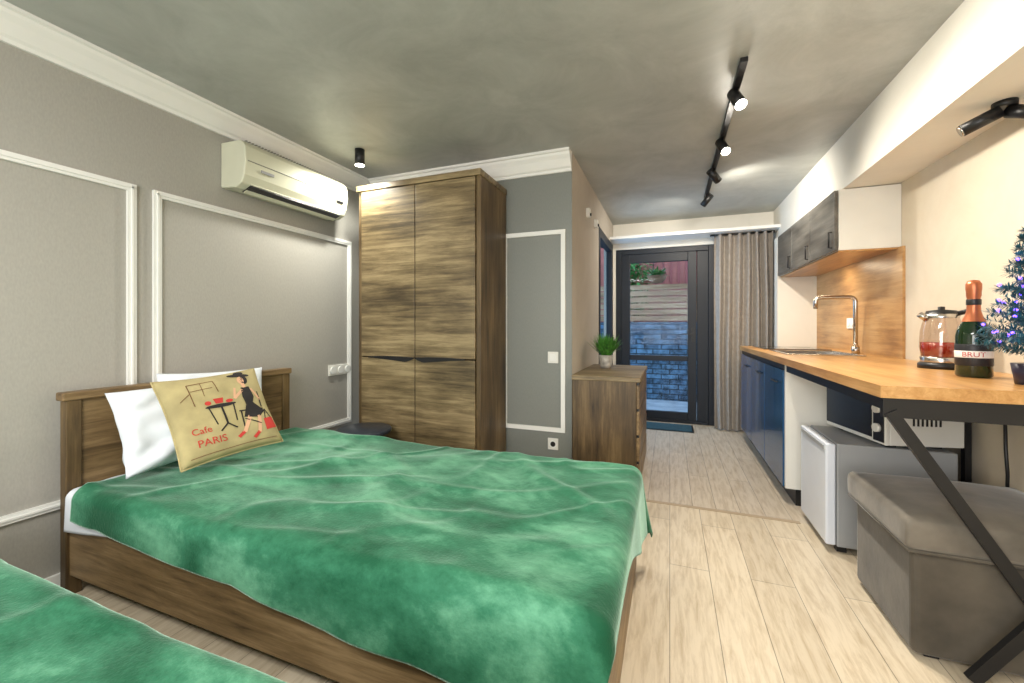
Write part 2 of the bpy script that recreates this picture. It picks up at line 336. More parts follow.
leafmesh('foliage', [((-.55+random.gauss(0, .13), 7.05+random.uniform(-.2, .2), random.uniform(1.3, 2.25)), (random.gauss(0, 1), random.gauss(0, 1), random.gauss(0, .6)), random.uniform(.06, .12), .022, .02) for _ in range(800)], leaf, hb_)
tube('stem', [(-.6, 7.05, -.02), (-.57, 7.05, 1.0), (-.55, 7.05, 1.9)], .02, fm, hb_)

# ------------------------------------------------------------------ curtain
def cur(u, v):
    x = .44+.53*u; z = .015+(2.06-.015)*v
    amp = .038+.012*sin(7*u+2); fx = 2*pi*6.5*u+.9*sin(2.2*v+5*u)+.5*noise.noise(Vector((u*3, v*3, 4)))
    return (x, 4.83+amp*sin(fx)+.02*noise.noise(Vector((u*6, v*2.5, 0))), z)
ct = root('curtain')
gridmesh('drape', 190, 30, cur, M['curtain'], ct)
cyl('rod', (.40, 4.83, 2.058), (.99, 4.83, 2.058), .010, M['black'], ct)

# ------------------------------------------------------------------ kitchen units
CT = .905
lo = root('kitchen_base_cabinet')
boxes('carcass', [(.68, XR-.005, 2.99, 4.58, .10, .70), (.68, .70, 2.99, 4.58, .70, .865), (1.27, XR-.005, 2.99, 4.58, .70, .865), (.70, 1.27, 4.56, 4.58, .70, .865)], M['plastic'], lo)
box('end_panel', .665, XR-.005, 2.965, 2.99, .10, .865, M['plastic'], lo, .002)
box('plinth', .72, XR-.02, 2.975, 4.58, 0, .10, M['black'], lo)
for i in range(3):
    a = 2.985+i*.533
    box('door_panel_%d' % i, .655, .68, a+.003, a+.528, .105, .825, M['navy'], lo, .003)
box('handle_channel', .662, .68, 2.985, 4.58, .828, .862, M['black'], lo)
for i in range(3):
    a = 2.985+i*.533
    tube('handle_%d' % i, [(.655, a+.10, .74), (.64, a+.10, .74), (.64, a+.24, .74), (.655, a+.24, .74)], .005, M['black'], lo, 8)
wt = root('kitchen_worktop')
sy0, sy1, sx0, sx1 = 3.30, 3.78, .76, 1.16
boxes('top', [(.645, XR-.002, 1.69, sy0, .865, CT), (.645, XR-.002, sy1, 4.60, .865, CT), (.645, sx0, sy0, sy1, .865, CT), (sx1, XR-.002, sy0, sy1, .865, CT)], M['counter'], wt)
sk = root('kitchen_sink')
boxes('basin', [(sx0+.001, sx1-.001, sy0+.001, sy1-.001, .74, .745), (sx0+.001, sx0+.005, sy0+.001, sy1-.001, .745, .905), (sx1-.005, sx1-.001, sy0+.001, sy1-.001, .745, .905), (sx0+.001, sx1-.001, sy0+.001, sy0+.005, .745, .905), (sx0+.001, sx1-.001, sy1-.005, sy1-.001, .745, .905)], M['steel'], sk)
boxes('rim', [(sx0-.02, sx1+.02, sy0-.02, sy0+.006, CT, CT+.006), (sx0-.02, sx1+.02, sy1-.006, sy1+.02, CT, CT+.006), (sx0-.02, sx0+.006, sy0, sy1, CT, CT+.006), (sx1-.006, sx1+.02, sy0, sy1, CT, CT+.006)], M['steel'], sk, .002)
cyl('drain', (.96, 3.54, .745), (.96, 3.54, .75), .035, M['dglass'], sk)
fa = root('kitchen_faucet')
fy = 3.58
pts = [(1.225, fy, CT+.002), (1.225, fy, 1.27)]
for k in range(1, 7):
    a = k*pi/12; pts.append((1.225-.035*(1-cos(a)), fy, 1.27+.035*sin(a)))
pts += [(1.02, fy, 1.305)]
for k in range(1, 7):
    a = k*pi/12; pts.append((1.02-.03*sin(a), fy, 1.305-.03*(1-cos(a))))
pts += [(.99, fy, 1.225)]
tube('spout', pts, .014, M['steel'], fa, 14)
cyl('base', (1.225, fy, CT+.001), (1.225, fy, CT+.05), .024, M['steel'], fa)
tube('lever', [(1.225, fy-.02, CT+.04), (1.225, fy-.05, CT+.05), (1.19, fy-.10, CT+.075)], .007, M['steel'], fa, 8)
hb = root('cooktop')
box('glass', .73, 1.2, 3.95, 4.45, CT, CT+.007, M['dglass'], hb, .002)
for cx_, cy_ in ((.85, 4.08), (1.07, 4.08), (.85, 4.31), (1.07, 4.31)):
    lathe('ring', [(.075, 0), (.078, .001), (.081, 0)], (cx_, cy_, CT+.007), M['steel'], hb)
box('wall_backsplash', XR-.014, XR, 3.10, 4.62, CT, 1.575, M['splash'])
bs = root('wall_outlet')
box('plate', XR-.022, XR-.014, 3.75, 3.90, 1.08, 1.16, M['plastic'], bs, .002)
for k in (3.79, 3.86): cyl('hole', (XR-.026, k, 1.12), (XR-.02, k, 1.12), .022, M['trim'], bs)
up = root('kitchen_wall_cabinet')
box('carcass', .99, XR-.001, 3.14, 4.60, 1.575, 1.955, M['plastic'], up, .002)
for i in range(3):
    a = 3.142+i*.487
    box('door_panel_%d' % i, .968, .989, a+.004, a+.482, 1.577, 1.953, M['updoor'], up, .002)
    tube('handle_%d' % i, [(.968, a+.05, 1.60), (.952, a+.05, 1.60), (.952, a+.05, 1.70), (.968, a+.05, 1.70)], .005, M['black'], up, 8)
box('underside', .99, XR-.016, 3.15, 4.59, 1.565, 1.575, M['counter'], up)

bt = root('bar_table_frame')
boxes('apron', [(.655, XR-.01, 1.70, 1.72, .80, .864), (.655, .675, 1.72, 2.9, .825, .864), (1.26, 1.28, 1.72, 2.9, .825, .864)], M['black'], bt)
bar('leg_1', (.675, 1.705, .82), (1.17, 1.705, .012), .034, .02, M['black'], bt)
bar('leg_2', (.865, 1.685, .012), (1.27, 1.685, .60), .034, .02, M['black'], bt)
box('post', 1.255, 1.29, 1.70, 1.73, 0, .80, M['black'], bt)
box('rear_post', 1.262, 1.285, 2.50, 2.53, .0, .825, M['black'], bt)
ot = root('storage_ottoman')
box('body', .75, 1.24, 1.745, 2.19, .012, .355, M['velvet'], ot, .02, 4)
bm = bmesh.new(); bmesh.ops.create_cube(bm, size=1)
bmesh.ops.subdivide_edges(bm, edges=bm.edges[:], cuts=9, use_grid_fill=True)
for v in bm.verts:
    x, y, z = v.co
    px = 1-(abs(z*2)**6)*.04; v.co.x = x*px; v.co.y = y*px
    zz = z*.105
    if z > .45: zz += .028*(1-(2*x)**4)*(1-(2*y)**4)
    v.co = Vector((.995+v.co.x*.54, 1.967+v.co.y*.49, .415+zz))
me = bpy.data.meshes.new('lid'); bm.to_mesh(me); bm.free()
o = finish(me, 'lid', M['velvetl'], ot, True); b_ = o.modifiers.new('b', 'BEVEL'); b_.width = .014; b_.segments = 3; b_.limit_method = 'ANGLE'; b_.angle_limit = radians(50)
tube('piping', [(.732, 1.725, .365), (1.258, 1.725, .365), (1.258, 2.208, .365), (.732, 2.208, .365), (.732, 1.725, .365)], .006, M['velvet'], ot, 8)
boxes('feet', [(.79, .83, 1.77, 1.81, 0, .014), (1.17, 1.21, 1.77, 1.81, 0, .014), (.79, .83, 2.09, 2.13, 0, .014), (1.17, 1.21, 2.09, 2.13, 0, .014)], M['black'], ot)

fr = root('mini_fridge')
box('body', .755, 1.20, 2.42, 2.83, .03, .53, M['fridge'], fr, .006)
box('door_panel', .71, .752, 2.42, 2.83, .035, .527, M['fridgew'], fr, .008, 3)
box('handle', .704, .712, 2.44, 2.80, .495, .515, M['fridge'], fr, .002)
boxes('feet', [(.76, .80, 2.44, 2.48, 0, .03), (.76, .80, 2.77, 2.81, 0, .03), (1.14, 1.18, 2.44, 2.48, 0, .03), (1.14, 1.18, 2.77, 2.81, 0, .03)], M['black'], fr)
mw = root('microwave')
th_ = radians(13); px_, py_ = 1.04, 2.645
mw.rotation_euler = (0, 0, th_); mw.location = Vector((px_, py_, 0))
box('body', -.145, .16, -.22, .22, .545, .80, M['plastic'], mw, .006)
box('front', -.162, -.145, -.22, .22, .545, .80, M['plastic'], mw, .004)
box('window', -.167, -.161, -.135, .212, .565, .780, M['mdoor'], mw, .002)
box('control_panel', -.165, -.161, -.212, -.145, .556, .790, M['mdoor'], mw, .001)
for z in (.62, .71): cyl('knob', (-.163, -.178, z), (-.18, -.178, z), .020, M['plastic'], mw)
boxes('feet', [(-.13, -.09, -.18, -.14, .53, .546), (-.13, -.09, .14, .18, .53, .546), (.06, .10, -.18, -.14, .53, .546), (.06, .10, .14, .18, .53, .546)], M['black'], mw)
boxes('vents', [(-.05+i*.018, -.042+i*.018, -.222, -.219, .64, .74) for i in range(7)], M['black'], mw)
tube('power_cable', [(1.292, 2.34, .80), (1.285, 2.30, .7), (1.27, 2.27, .6), (1.27, 2.26, .5), (1.28, 2.28, .42), (1.292, 2.32, .3)], .006, M['black'], None, 8)

# ------------------------------------------------------------------ worktop items
def kettle():
    k = root('electric_kettle'); c = (1.165, 2.47, CT)
    lathe('base', [(0, .001), (.080, .001), (.080, .02), (.072, .028), (0, .028)], c, M['black'], k)
    lathe('heater', [(.070, .03), (.073, .05), (.068, .055), (0, .055)], c, M['steel'], k)
    lathe('body', [(.068, .055), (.074, .10), (.071, .17), (.058, .235)], c, M['kglass'], k)
    lathe('tea', [(0, .057), (.066, .057), (.071, .09), (.070, .12), (0, .12)], c, plain('red_tea', (.45, .05, .03), .15, trans=.4), k)
    lathe('collar', [(.059, .232), (.061, .25), (.055, .25)], c, M['steel'], k)
    lathe('lid', [(.057, .248), (.05, .265), (.012, .27), (.012, .283), (0, .285)], c, M['black'], k)
    tube('spout', [(c[0]-.05, c[1], c[2]+.225), (c[0]-.078, c[1], c[2]+.25)], .014, M['steel'], k, 12)
    hp_ = [(.05, .25), (.085, .262), (.115, .24), (.125, .19), (.12, .12), (.10, .08), (.073, .065)]
    dx, dy = .8, -.6
    tube('handle', [(c[0]+a*dx, c[1]+a*dy, c[2]+z) for a, z in hp_], .011, M['black'], k, 12)
kettle()
def bottle():
    b = root('champagne_bottle'); c = (1.085, 2.10, CT)
    gm = plain('dark_green_glass', (.008, .022, .008), .06, coat=.6)
    lathe('glass', [(0, .001), (.046, .001), (.050, .008), (.050, .155), (.046, .18), (.030, .215), (.019, .245), (.0165, .30)], c, gm, b)
    lathe('foil', [(.033, .212), (.024, .235), (.0195, .252), (.018, .30), (.0205, .31), (.0205, .325), (.022, .335), (.022, .355), (.016, .368), (0, .372)], c, plain('copper_foil', (.50, .16, .07), .35, .6), b)
    lathe('neck_band', [(.0195, .275), (.0205, .277), (.0205, .295), (.0195, .297)], c, plain('black_band', (.02, .02, .02), .4), b)
    lathe('label', [(.0502, .045), (.0508, .046), (.0508, .125), (.0502, .126)], c, plain('black_label', (.015, .015, .018), .45), b)
    lathe('label_stripe', [(.0509, .075), (.0513, .076), (.0513, .100), (.0509, .101)], c, plain('label_white', (.75, .72, .68), .5), b)
    cu = bpy.data.curves.new('t', 'FONT'); cu.body = 'BRUT'; cu.size = .026; cu.align_x = 'CENTER'
    to = bpy.data.objects.new('t', cu); COL.objects.link(to); dg = bpy.context.evaluated_depsgraph_get()
    me = bpy.data.meshes.new_from_object(to.evaluated_get(dg)); bpy.data.objects.remove(to)
    ang0 = math.atan2(-c[1], -c[0])
    for v in me.vertices:
        a = ang0+v.co.x/.0515; z = v.co.y
        v.co = Vector((c[0]+.0517*cos(a), c[1]+.0517*sin(a), c[2]+.079+z))
    finish(me, 'lettering', plain('red_ink', (.45, .02, .02), .5), b)
bottle()
def tree():
    t = root('christmas_tree'); c = Vector((1.125, 1.88, CT))
    gm = plain('pvc_needles', (.012, .10, .14), .5, var=.6, scale=60, sheen=.1)
    lathe('pot', [(0, .001), (.045, .001), (.055, .07), (.050, .07), (0, .065)], c, plain('pot_dark', (.02, .015, .035), .4), t)
    tube('trunk', [c+Vector((0, 0, .05)), c+Vector((0, 0, .50))], .007, plain('bark', (.08, .05, .03), .8), t, 8)
    items = []; lights = []
    for lev in range(15):
        z = .10+lev*.029; R = .14*(1-lev/17)
        for k in range(max(8, 19-lev)):
            a = random.uniform(0, 2*pi); dv = Vector((cos(a), sin(a), .25))
            for s in range(60):
                q = random.uniform(.1, 1)*R; p = c+Vector((0, 0, z))+dv*q
                rd = Vector((random.gauss(0, 1), random.gauss(0, 1), random.gauss(0, 1))).normalized()*.9+dv*.8
                items.append((p, rd, random.uniform(.018, .028), .0022, 0))
            if random.random() < .30: lights.append(c+Vector((0, 0, z+.012))+dv*R*random.uniform(.7, 1.05))
    leafmesh('needles', items, gm, t, seg=2)
    bm = bmesh.new()
    for p in lights: bmesh.ops.create_icosphere(bm, subdivisions=1, radius=.005, matrix=Matrix.Translation(p))
    me = bpy.data.meshes.new('fairy_lights'); bm.to_mesh(me); bm.free()
    finish(me, 'fairy_lights', plain('blue_led', (.1, .1, .8), .4, emit=(.10, .04, 1), es=7), t)
    gb = root('gift_box')
    box('box', 1.20, 1.265, 1.98, 2.04, CT+.001, CT+.06, plain('red_paper', (.5, .03, .03), .4), gb, .002)
    box('ribbon', 1.226, 1.238, 1.978, 2.042, CT+.001, CT+.062, plain('gold_ribbon', (.7, .5, .15), .3, .6), gb)
tree()

# ------------------------------------------------------------------ track lights and spots
glow = plain('lamp_glow', (1, .95, .85), .5, emit=(1, .93, .80), es=30)
offm = plain('lamp_off', (.35, .34, .30), .3)
tk = root('ceiling_track_light')
tx = .31
box('track', tx-.016, tx+.016, 2.08, 4.2, H-.022, H-.0005, M['black'], tk, .002)
def head(y, dv, lit, k):
    dv = Vector(dv).normalized(); p = Vector((tx, y, H-.075))
    cyl('stem_%d' % k, (tx, y, H-.02), p, .008, M['black'], tk)
    a = p-dv*.055; b = p+dv*.055
    cyl('head_%d' % k, a, b, .028, M['black'], tk)
    cyl('lens_%d' % k, b, b+dv*.002, .026, glow if lit else offm, tk)
    return b
heads = [(2.30, (.25, -.5, -.8), 1), (2.88, (.25, -.55, -.8), 1), (3.42, (.5, .5, -.5), 0), (4.05, (-.5, .4, -.6), 0)]
lp = [head(y, dv, lit, i) for i, (y, dv, lit) in enumerate(heads)]
def spotlight(name, loc, dv, e, size=120, blend=.8, col=(1, .92, .8), rad=.04):
    l = bpy.data.lights.new(name, 'SPOT'); l.energy = e; l.spot_size = radians(size); l.spot_blend = blend; l.color = col; l.shadow_soft_size = rad
    o = bpy.data.objects.new(name, l); COL.objects.link(o); o.location = loc; o.rotation_euler = Vector(dv).to_track_quat('-Z', 'Y').to_euler(); return o
for i, (y, dv, lit) in enumerate(heads):
    spotlight('spot_lamp', lp[i]+Vector(dv).normalized()*.01, dv, (62, 60, 46, 30)[i], 165, 1, (1, .92, .79))  # heads with unlit lenses also get a lamp, added to brighten the kitchen
ws = root('ceiling_spot')
cyl('body', (-1.97, 2.24, H-.105), (-1.97, 2.24, H-.0005), .032, M['black'], ws)
cyl('lens', (-1.97, 2.24, H-.107), (-1.97, 2.24, H-.105), .028, glow, ws)
spotlight('spot_lamp_corner', (-1.97, 2.24, H-.115), (-.12, .02, -1), 46, 168, .8, (1, .98, .88))
wsr = root('wall_spot')
cyl('mount', (1.20, 2.15, 1.935), (1.20, 2.15, 1.9595), .035, M['black'], wsr)
cyl('head_1', (1.185, 2.145, 1.925), (1.09, 2.18, 1.88), .024, M['black'], wsr)
cyl('ring_1', (1.092, 2.179, 1.881), (1.084, 2.182, 1.877), .021, M['steel'], wsr)
cyl('head_2', (1.21, 2.145, 1.92), (1.245, 2.06, 1.87), .024, M['black'], wsr)
# ------------------------------------------------------------------ air conditioner
ac = root('air_conditioner')
pr = [(XL+.001, 1.885), (XL+.12, 1.875), (XL+.165, 1.895), (XL+.19, 1.94), (XL+.20, 2.02), (XL+.195, 2.10), (XL+.16, 2.135), (XL+.001, 2.14)]
a = prism('casing', pr, 1.585, 2.36, 'Y', M['acp'], ac); bv = a.modifiers.new('b', 'BEVEL'); bv.width = .008; bv.segments = 3
boxes('seams', [(XL+.196, XL+.2025, 1.60, 2.345, 2.015, 2.019)], plain('seam_grey', (.2, .2, .17), .5), ac)
boxes('louvre', [(XL+.10, XL+.175, 1.64, 2.31, 1.884, 1.892)], M['acp'], ac, .002, 2, (Vector((XL+.15, 2, 1.888)), 'Y', radians(-32)))
box('outlet_slot', XL+.10, XL+.172, 1.64, 2.31, 1.876, 1.884, M['black'], ac, 0, 1, (Vector((XL+.14, 2, 1.88)), 'Y', radians(-22)))
boxes('grille', [(XL+.03, XL+.16, 1.62+i*.02, 1.628+i*.02, 2.139, 2.143) for i in range(36)], plain('grille_grey', (.3, .3, .26), .5), ac)
box('badge', XL+.1985, XL+.2035, 1.68, 1.76, 1.975, 1.99, M['fridge'], ac)
box('display', XL+.194, XL+.2025, 2.25, 2.31, 1.97, 1.985, M['black'], ac)

# ------------------------------------------------------------------ wardrobe
wd = root('wardrobe')
wx0, wx1, wy0, wy1 = -2.07, -1.112, 2.336, YB-.02
ZT = 2.09
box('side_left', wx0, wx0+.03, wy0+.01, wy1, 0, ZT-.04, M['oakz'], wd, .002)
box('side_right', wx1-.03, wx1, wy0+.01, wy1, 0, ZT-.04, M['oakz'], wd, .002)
box('top', wx0-.008, wx1+.008, wy0-.01, wy1, ZT-.04, ZT, M['oak'], wd, .004)
box('back', wx0+.03, wx1-.03, wy1-.01, wy1, .05, ZT-.04, M['oak'], wd)
box('plinth', wx0+.03, wx1-.03, wy0+.02, wy0+.04, 0, .08, M['oak'], wd)
xm = (wx0+wx1)/2; zs = .885
for nm, xa, xb in (('l', wx0+.034, xm-.003), ('r', xm+.003, wx1-.034)):
    for i, (za, zb) in enumerate([(.09, zs-.004), (zs+.004, ZT-.045)]):
        box('door_%s_%d' % (nm, i), xa, xb, wy0-.004, wy0+.018, za, zb, M['oak'], wd, .0025)
def wave(name, x0, x1, flip):
    pts = []
    n = 16
    for i in range(n+1):
        t = i/n; x = x0+(x1-x0)*t; pts.append((x, zs+.004+.006*sin(pi*t)))
    for i in range(n, -1, -1):
        t = i/n; x = x0+(x1-x0)*t; tt = t if flip else 1-t; pts.append((x, zs-.004-.030*(tt**1.2)*min(1, (1-tt)*6)))
    bm = bmesh.new(); A = [bm.verts.new((p[0], wy0-.012, p[1])) for p in pts]; fa_ = bm.faces.new(A)
    r = bmesh.ops.extrude_face_region(bm, geom=[fa_]); bmesh.ops.translate(bm, verts=[v for v in r['geom'] if isinstance(v, bmesh.types.BMVert)], vec=(0, .009, 0))
    bmesh.ops.recalc_face_normals(bm, faces=bm.faces)
    me = bpy.data.meshes.new(name); bm.to_mesh(me); bm.free(); finish(me, name, M['black'], wd)
wave('handle_left', wx0+.10, xm-.006, True); wave('handle_right', xm+.006, wx1-.10, False)

def plate_left(name, y, z, n):
    r = root(name); box('plate', XL, XL+.01, y, y+.075*n, z-.04, z+.04, M['plastic'], r, .003)
    for i in range(n): cyl('socket_%d' % i, (XL+.008, y+.0375+.075*i, z), (XL+.02, y+.0375+.075*i, z), .026, M['trim'], r)
plate_left('power_socket', 2.37, .765, 3)
sw = root('light_switch'); box('plate', -.80, -.725, YB-.01, YB, .84, .92, M['plastic'], sw, .003); box('rocker', -.785, -.74, YB-.014, YB-.009, .855, .905, M['trim'], sw, .002)
so = root('power_socket.001'); box('plate', -.80, -.725, YB-.01, YB, .235, .315, M['plastic'], so, .003); cyl('ring', (-.762, YB-.012, .275), (-.762, YB-.009, .275), .027, M['trim'], so); cyl('hole', (-.762, YB-.0135, .275), (-.762, YB-.011, .275), .018, M['black'], so)
hs = root('wall_sensor'); box('case', XH, XH+.03, 3.30, 3.35, 1.98, 2.05, M['plastic'], hs, .004); cyl('lens', (XH+.03, 3.325, 2.0), (XH+.04, 3.325, 2.0), .012, M['black'], hs)
hs = root('wall_sensor.001'); box('case', XH, XH+.03, 3.68, 3.73, 1.98, 2.05, M['plastic'], hs, .004); cyl('lens', (XH+.03, 3.705, 2.0), (XH+.04, 3.705, 2.0), .012, M['black'], hs)
vt = root('wall_vent'); cyl('disc', (.86, YK-.012, 2.2), (.86, YK, 2.2), .07, M['white'], vt)

# ------------------------------------------------------------------ chest of drawers
ch = root('chest_of_drawers')
cx0, cx1, cy0, cy1, cz = XH+.012, -.18, 2.735, 3.58, .77
box('top', cx0, cx1+.006, cy0-.006, cy1+.006, cz-.03, cz, M['oak'], ch, .003)
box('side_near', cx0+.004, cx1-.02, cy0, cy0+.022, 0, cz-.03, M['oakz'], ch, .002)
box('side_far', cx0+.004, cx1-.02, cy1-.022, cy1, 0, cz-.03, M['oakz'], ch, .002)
box('back', cx0+.004, cx0+.014, cy0+.022, cy1-.022, .03, cz-.03, M['oakz'], ch)
box('plinth', cx1-.05, cx1-.03, cy0+.022, cy1-.022, 0, .06, M['oak'], ch)
for i in range(4):
    z0 = .065+i*.168
    box('drawer_%d' % i, cx1-.02, cx1, cy0+.004, cy1-.004, z0, z0+.150, M['oaky'], ch, .003)
    box('drawer_%d_pull' % i, cx1-.018, cx1-.004, cy0+.01, cy1-.01, z0+.151, z0+.167, M['black'], ch)
pl = root('potted_grass'); pc = (-.465, 3.26, cz)
lathe('pot', [(0, .001), (.036, .001), (.048, .03), (.055, .10), (.050, .105), (.046, .095), (0, .09)], pc, plain('glazed_pot', (.40, .38, .34), .35, var=.4, scale=25), pl)
its = []
for _ in range(560):
    a = random.uniform(0, 2*pi); e = random.uniform(.9, 3.2); ln = random.uniform(.12, .22)
    reach = ln/math.sqrt(1+e*e)
    if -cos(a)*reach > .12: ln *= .12/(-cos(a)*reach)
    its.append(((pc[0]+random.uniform(-.025, .025), pc[1]+random.uniform(-.03, .03), pc[2]+.09), (cos(a), sin(a), e), ln, .0045, random.uniform(0, .05)))
leafmesh('grass', its, plain('grass_green', (.07, .24, .035), .5, var=.6, scale=40), pl)

st = root('round_side_table')
stc = (-1.835, 2.125, 0)
lathe('top', [(0, .415), (.165, .415), (.172, .42), (.172, .437), (.165, .442), (0, .442)], stc, plain('dark_top', (.015, .022, .035), .3), st)
lathe('column', [(.02, .0), (.02, .415)], stc, M['black'], st)
lathe('foot', [(0, .001), (.13, .001), (.13, .012), (.03, .022), (0, .022)], stc, M['black'], st)

# ------------------------------------------------------------------ beds
def bed(suffix, y0, y1):
    b = root('single_bed'+suffix)
    xh, xf = -2.325, -.140
    boxes('headboard', [(xh, xh+.035, y0+.03, y1-.03, .22, .795)], M['oaky'], b, .004)
    box('headboard_cap', xh-.005, xh+.05, y0-.012, y1+.012, .795, .83, M['oaky'], b, .006)
    box('post_1', xh, xh+.045, y0, y0+.05, 0, .795, M['oakz'], b, .004); box('post_2', xh, xh+.045, y1-.05, y1, 0, .795, M['oakz'], b, .004)
    box('rail_near', xh+.045, xf-.035, y0+.01, y0+.035, .085, .29, M['oakrail'], b, .003)
    box('rail_far', xh+.045, xf-.035, y1-.035, y1-.01, .085, .29, M['oakrail'], b, .003)
    box('footboard', xf-.035, xf, y0+.02, y1-.02, .02, .418, M['oaky'], b, .005)
    boxes('feet', [(xf-.06, xf-.01, y0+.02, y0+.07, 0, .055), (xf-.06, xf-.01, y1-.07, y1-.02, 0, .055)], M['oakz'], b)
    boxes('slats', [(xh+.06+i*.16, xh+.12+i*.16, y0+.036, y1-.036, .22, .235) for i in range(12)], M['oak'], b)
    box('mattress', xh+.05, xf-.045, y0+.045, y1-.045, .25, .405, M['mattress'], b, .04, 5)
    return b
bed1 = bed('', .905, 1.955)
bed2 = bed('.001', -.50, .545)
def sst(a): a = max(0, min(1, a)); return a*a*(3-2*a)
def drape(name, parent, x0, xe, ya, yb, zt, ovn, ovf, ovx, mat, seed, nx=320, ny=200, R=.045, wr=1.0, headcut=None, flare=.06, grow=0, footvar=None):
    X1 = xe-R; YA = ya+R; YB_ = yb-R
    q = pi/2*R
    def fn(u, v):
        ox = ovx if footvar is None else ovx*(footvar+(1-footvar)*sst((v-.35)/.45))*(1+.10*noise.noise(Vector((v*5, seed, 8))))
        lx = (X1-x0)+q+ox
        x = x0+lx*u
        near = q+(ovn+grow*u)*(1+.16*noise.noise(Vector((x*1.8, seed, 0)))); far = q+ovf
        y = (YA-near)+((YB_+far)-(YA-near))*v
        if headcut: x += headcut*(1-u)**4*noise.noise(Vector((y*4, seed, 3)))
        cx = min(x, X1); cy = min(max(y, YA), YB_); dx = x-cx; dy = y-cy; r = hypot(dx, dy)
        n1 = noise.noise(Vector((x*1.5, y*1.9, seed))); n2 = noise.noise(Vector((x*4.2+n1, y*3.6, seed+9)))
        def ridge(a, p): return math.exp(-(a/p)**2)
        rg = ridge(noise.noise(Vector((x*1.3+y*1.0, y*1.6-x*.6, seed+3))), .09)
        rg2 = ridge(noise.noise(Vector((x*2.2-y*1.2, y*1.9+x*.8, seed+13))), .08)
        rg3 = ridge(noise.noise(Vector((x*1.1+y*.5, y*3.6-x*1.2, seed+33))), .10)
        z = zt + wr*(.012*n1+.008*n2+.010*rg+.006*rg2+.006*rg3)
        if r < 1e-6: return (cx, cy, z)
        nxv, nyv = dx/r, dy/r
        if r < q:
            a = r/R; out = R*sin(a); dn = R*(1-cos(a)); z = zt+(z-zt)*(1-.6*r/q)
            return (cx+nxv*out, cy+nyv*out, z-dn)
        dn = R+(r-q); h = r-q
        s = cx*1.0+cy*1.3+math.atan2(nyv, nxv)*.35
        fold = .5+.5*sin(s*13+3*n1+seed)
        corner = abs(nxv*nyv)*2
        out = R+h*(.03+flare*fold*wr+.16*corner)
        z = zt+(z-zt)*.4
        return (cx+nxv*out, cy+nyv*out, z-dn*(1-.08*corner))
    return gridmesh(name, nx, ny, fn, mat, parent, .006)
drape('sheet', bed1, -2.27, -1.60, .905, 1.945, .430, .135, .12, .0, M['linen'], 7.3, 120, 120, .03, .6, flare=.02, grow=-.10)
drape('blanket', bed1, -2.19, -.118, .885, 1.965, .452, .065, .17, .225, M['plush'], 2.1, headcut=.14, grow=.13, footvar=.10)
drape('blanket', bed2, -2.20, -.118, -.52, .565, .448, .13, .10, .24, M['plush'], 5.7, headcut=.05)

def pillow(name, parent, O, U, V, N, th, mat, res=46, seed=0, wr=.006, ex=.55, p=3.2):
    O, U, V, N = Vector(O), Vector(U), Vector(V), Vector(N).normalized()
    def surf(s, t, side):
        e = (1-min(1, abs(s))**p)*(1-min(1, abs(t))**p); h = th*max(0, e)**ex
        pin = 1-.06*(1-abs(t)**2)*abs(s)**3; pit = 1-.06*(1-abs(s)**2)*abs(t)**3
        w_ = wr*noise.noise(Vector((s*2.5, t*2.5, seed+side)))*max(0, e)**.3
        return O+U*s*pin+V*t*pit+N*side*(h+w_)
    bm = bmesh.new()
    for side in (1, -1):
        G = [[bm.verts.new(surf(-1+2*i/res, -1+2*j/res, side)) for j in range(res+1)] for i in range(res+1)]
        for i in range(res):
            for j in range(res):
                f_ = [G[i][j], G[i+1][j], G[i+1][j+1], G[i][j+1]]; bm.faces.new(f_ if side == 1 else f_[::-1])
    bmesh.ops.remove_doubles(bm, verts=bm.verts, dist=.0004)
    bmesh.ops.recalc_face_normals(bm, faces=bm.faces)
    me = bpy.data.meshes.new(name); bm.to_mesh(me); bm.free()
    return finish(me, name, mat, parent, True), surf
pw = root('white_pillow')
pillow('case', pw, (-2.135, 1.275, .66), (0, .28, .012), (-.075, 0, .17), (.93, 0, .35), .075, M['linen'], seed=3, wr=.045)
pw2 = root('white_pillow.001')
pillow('case', pw2, (-2.215, 1.46, .665), (0, .27, -.01), (-.05, .02, .20), (.95, 0, .3), .040, M['linen'], seed=8, wr=.02)

cu_ = root('decorative_cushion')
CO = Vector((-1.945, 1.30, .69)); CU = Vector((.035, .208, .012)); CV = Vector((-.11, .005, .176)); CN = CU.cross(CV).normalized()
if CN.x < 0: CN = -CN
cm = plain('burlap_print', (.40, .335, .165), .85, var=.14, scale=14, bump=.15)
_, csurf = pillow('cover', cu_, CO, CU, CV, CN, .050, cm, seed=1, wr=.006, ex=.42, p=4.5)
def decal(name, polys, mat, subdiv=3):
    bm = bmesh.new()
    for pts in polys:
        try: bm.faces.new([bm.verts.new((p[0], p[1], 0)) for p in pts])
        except Exception: pass
    bmesh.ops.triangulate(bm, faces=bm.faces[:])
    for _ in range(subdiv):
        es = [e for e in bm.edges if e.calc_length() > .05]
        if es: bmesh.ops.subdivide_edges(bm, edges=es, cuts=1)
        bmesh.ops.triangulate(bm, faces=bm.faces[:])
    for v in bm.verts:
        p = csurf(v.co.x, v.co.y, 1)+CN*.0022; v.co = p
    me = bpy.data.meshes.new(name); bm.to_mesh(me); bm.free(); return finish(me, name, mat, cu_)
def ell(cx, cy, rx, ry, n=18, rot=0):
    return [(cx+rx*cos(2*pi*i/n)*cos(rot)-ry*sin(2*pi*i/n)*sin(rot), cy+rx*cos(2*pi*i/n)*sin(rot)+ry*sin(2*pi*i/n)*cos(rot)) for i in range(n)]
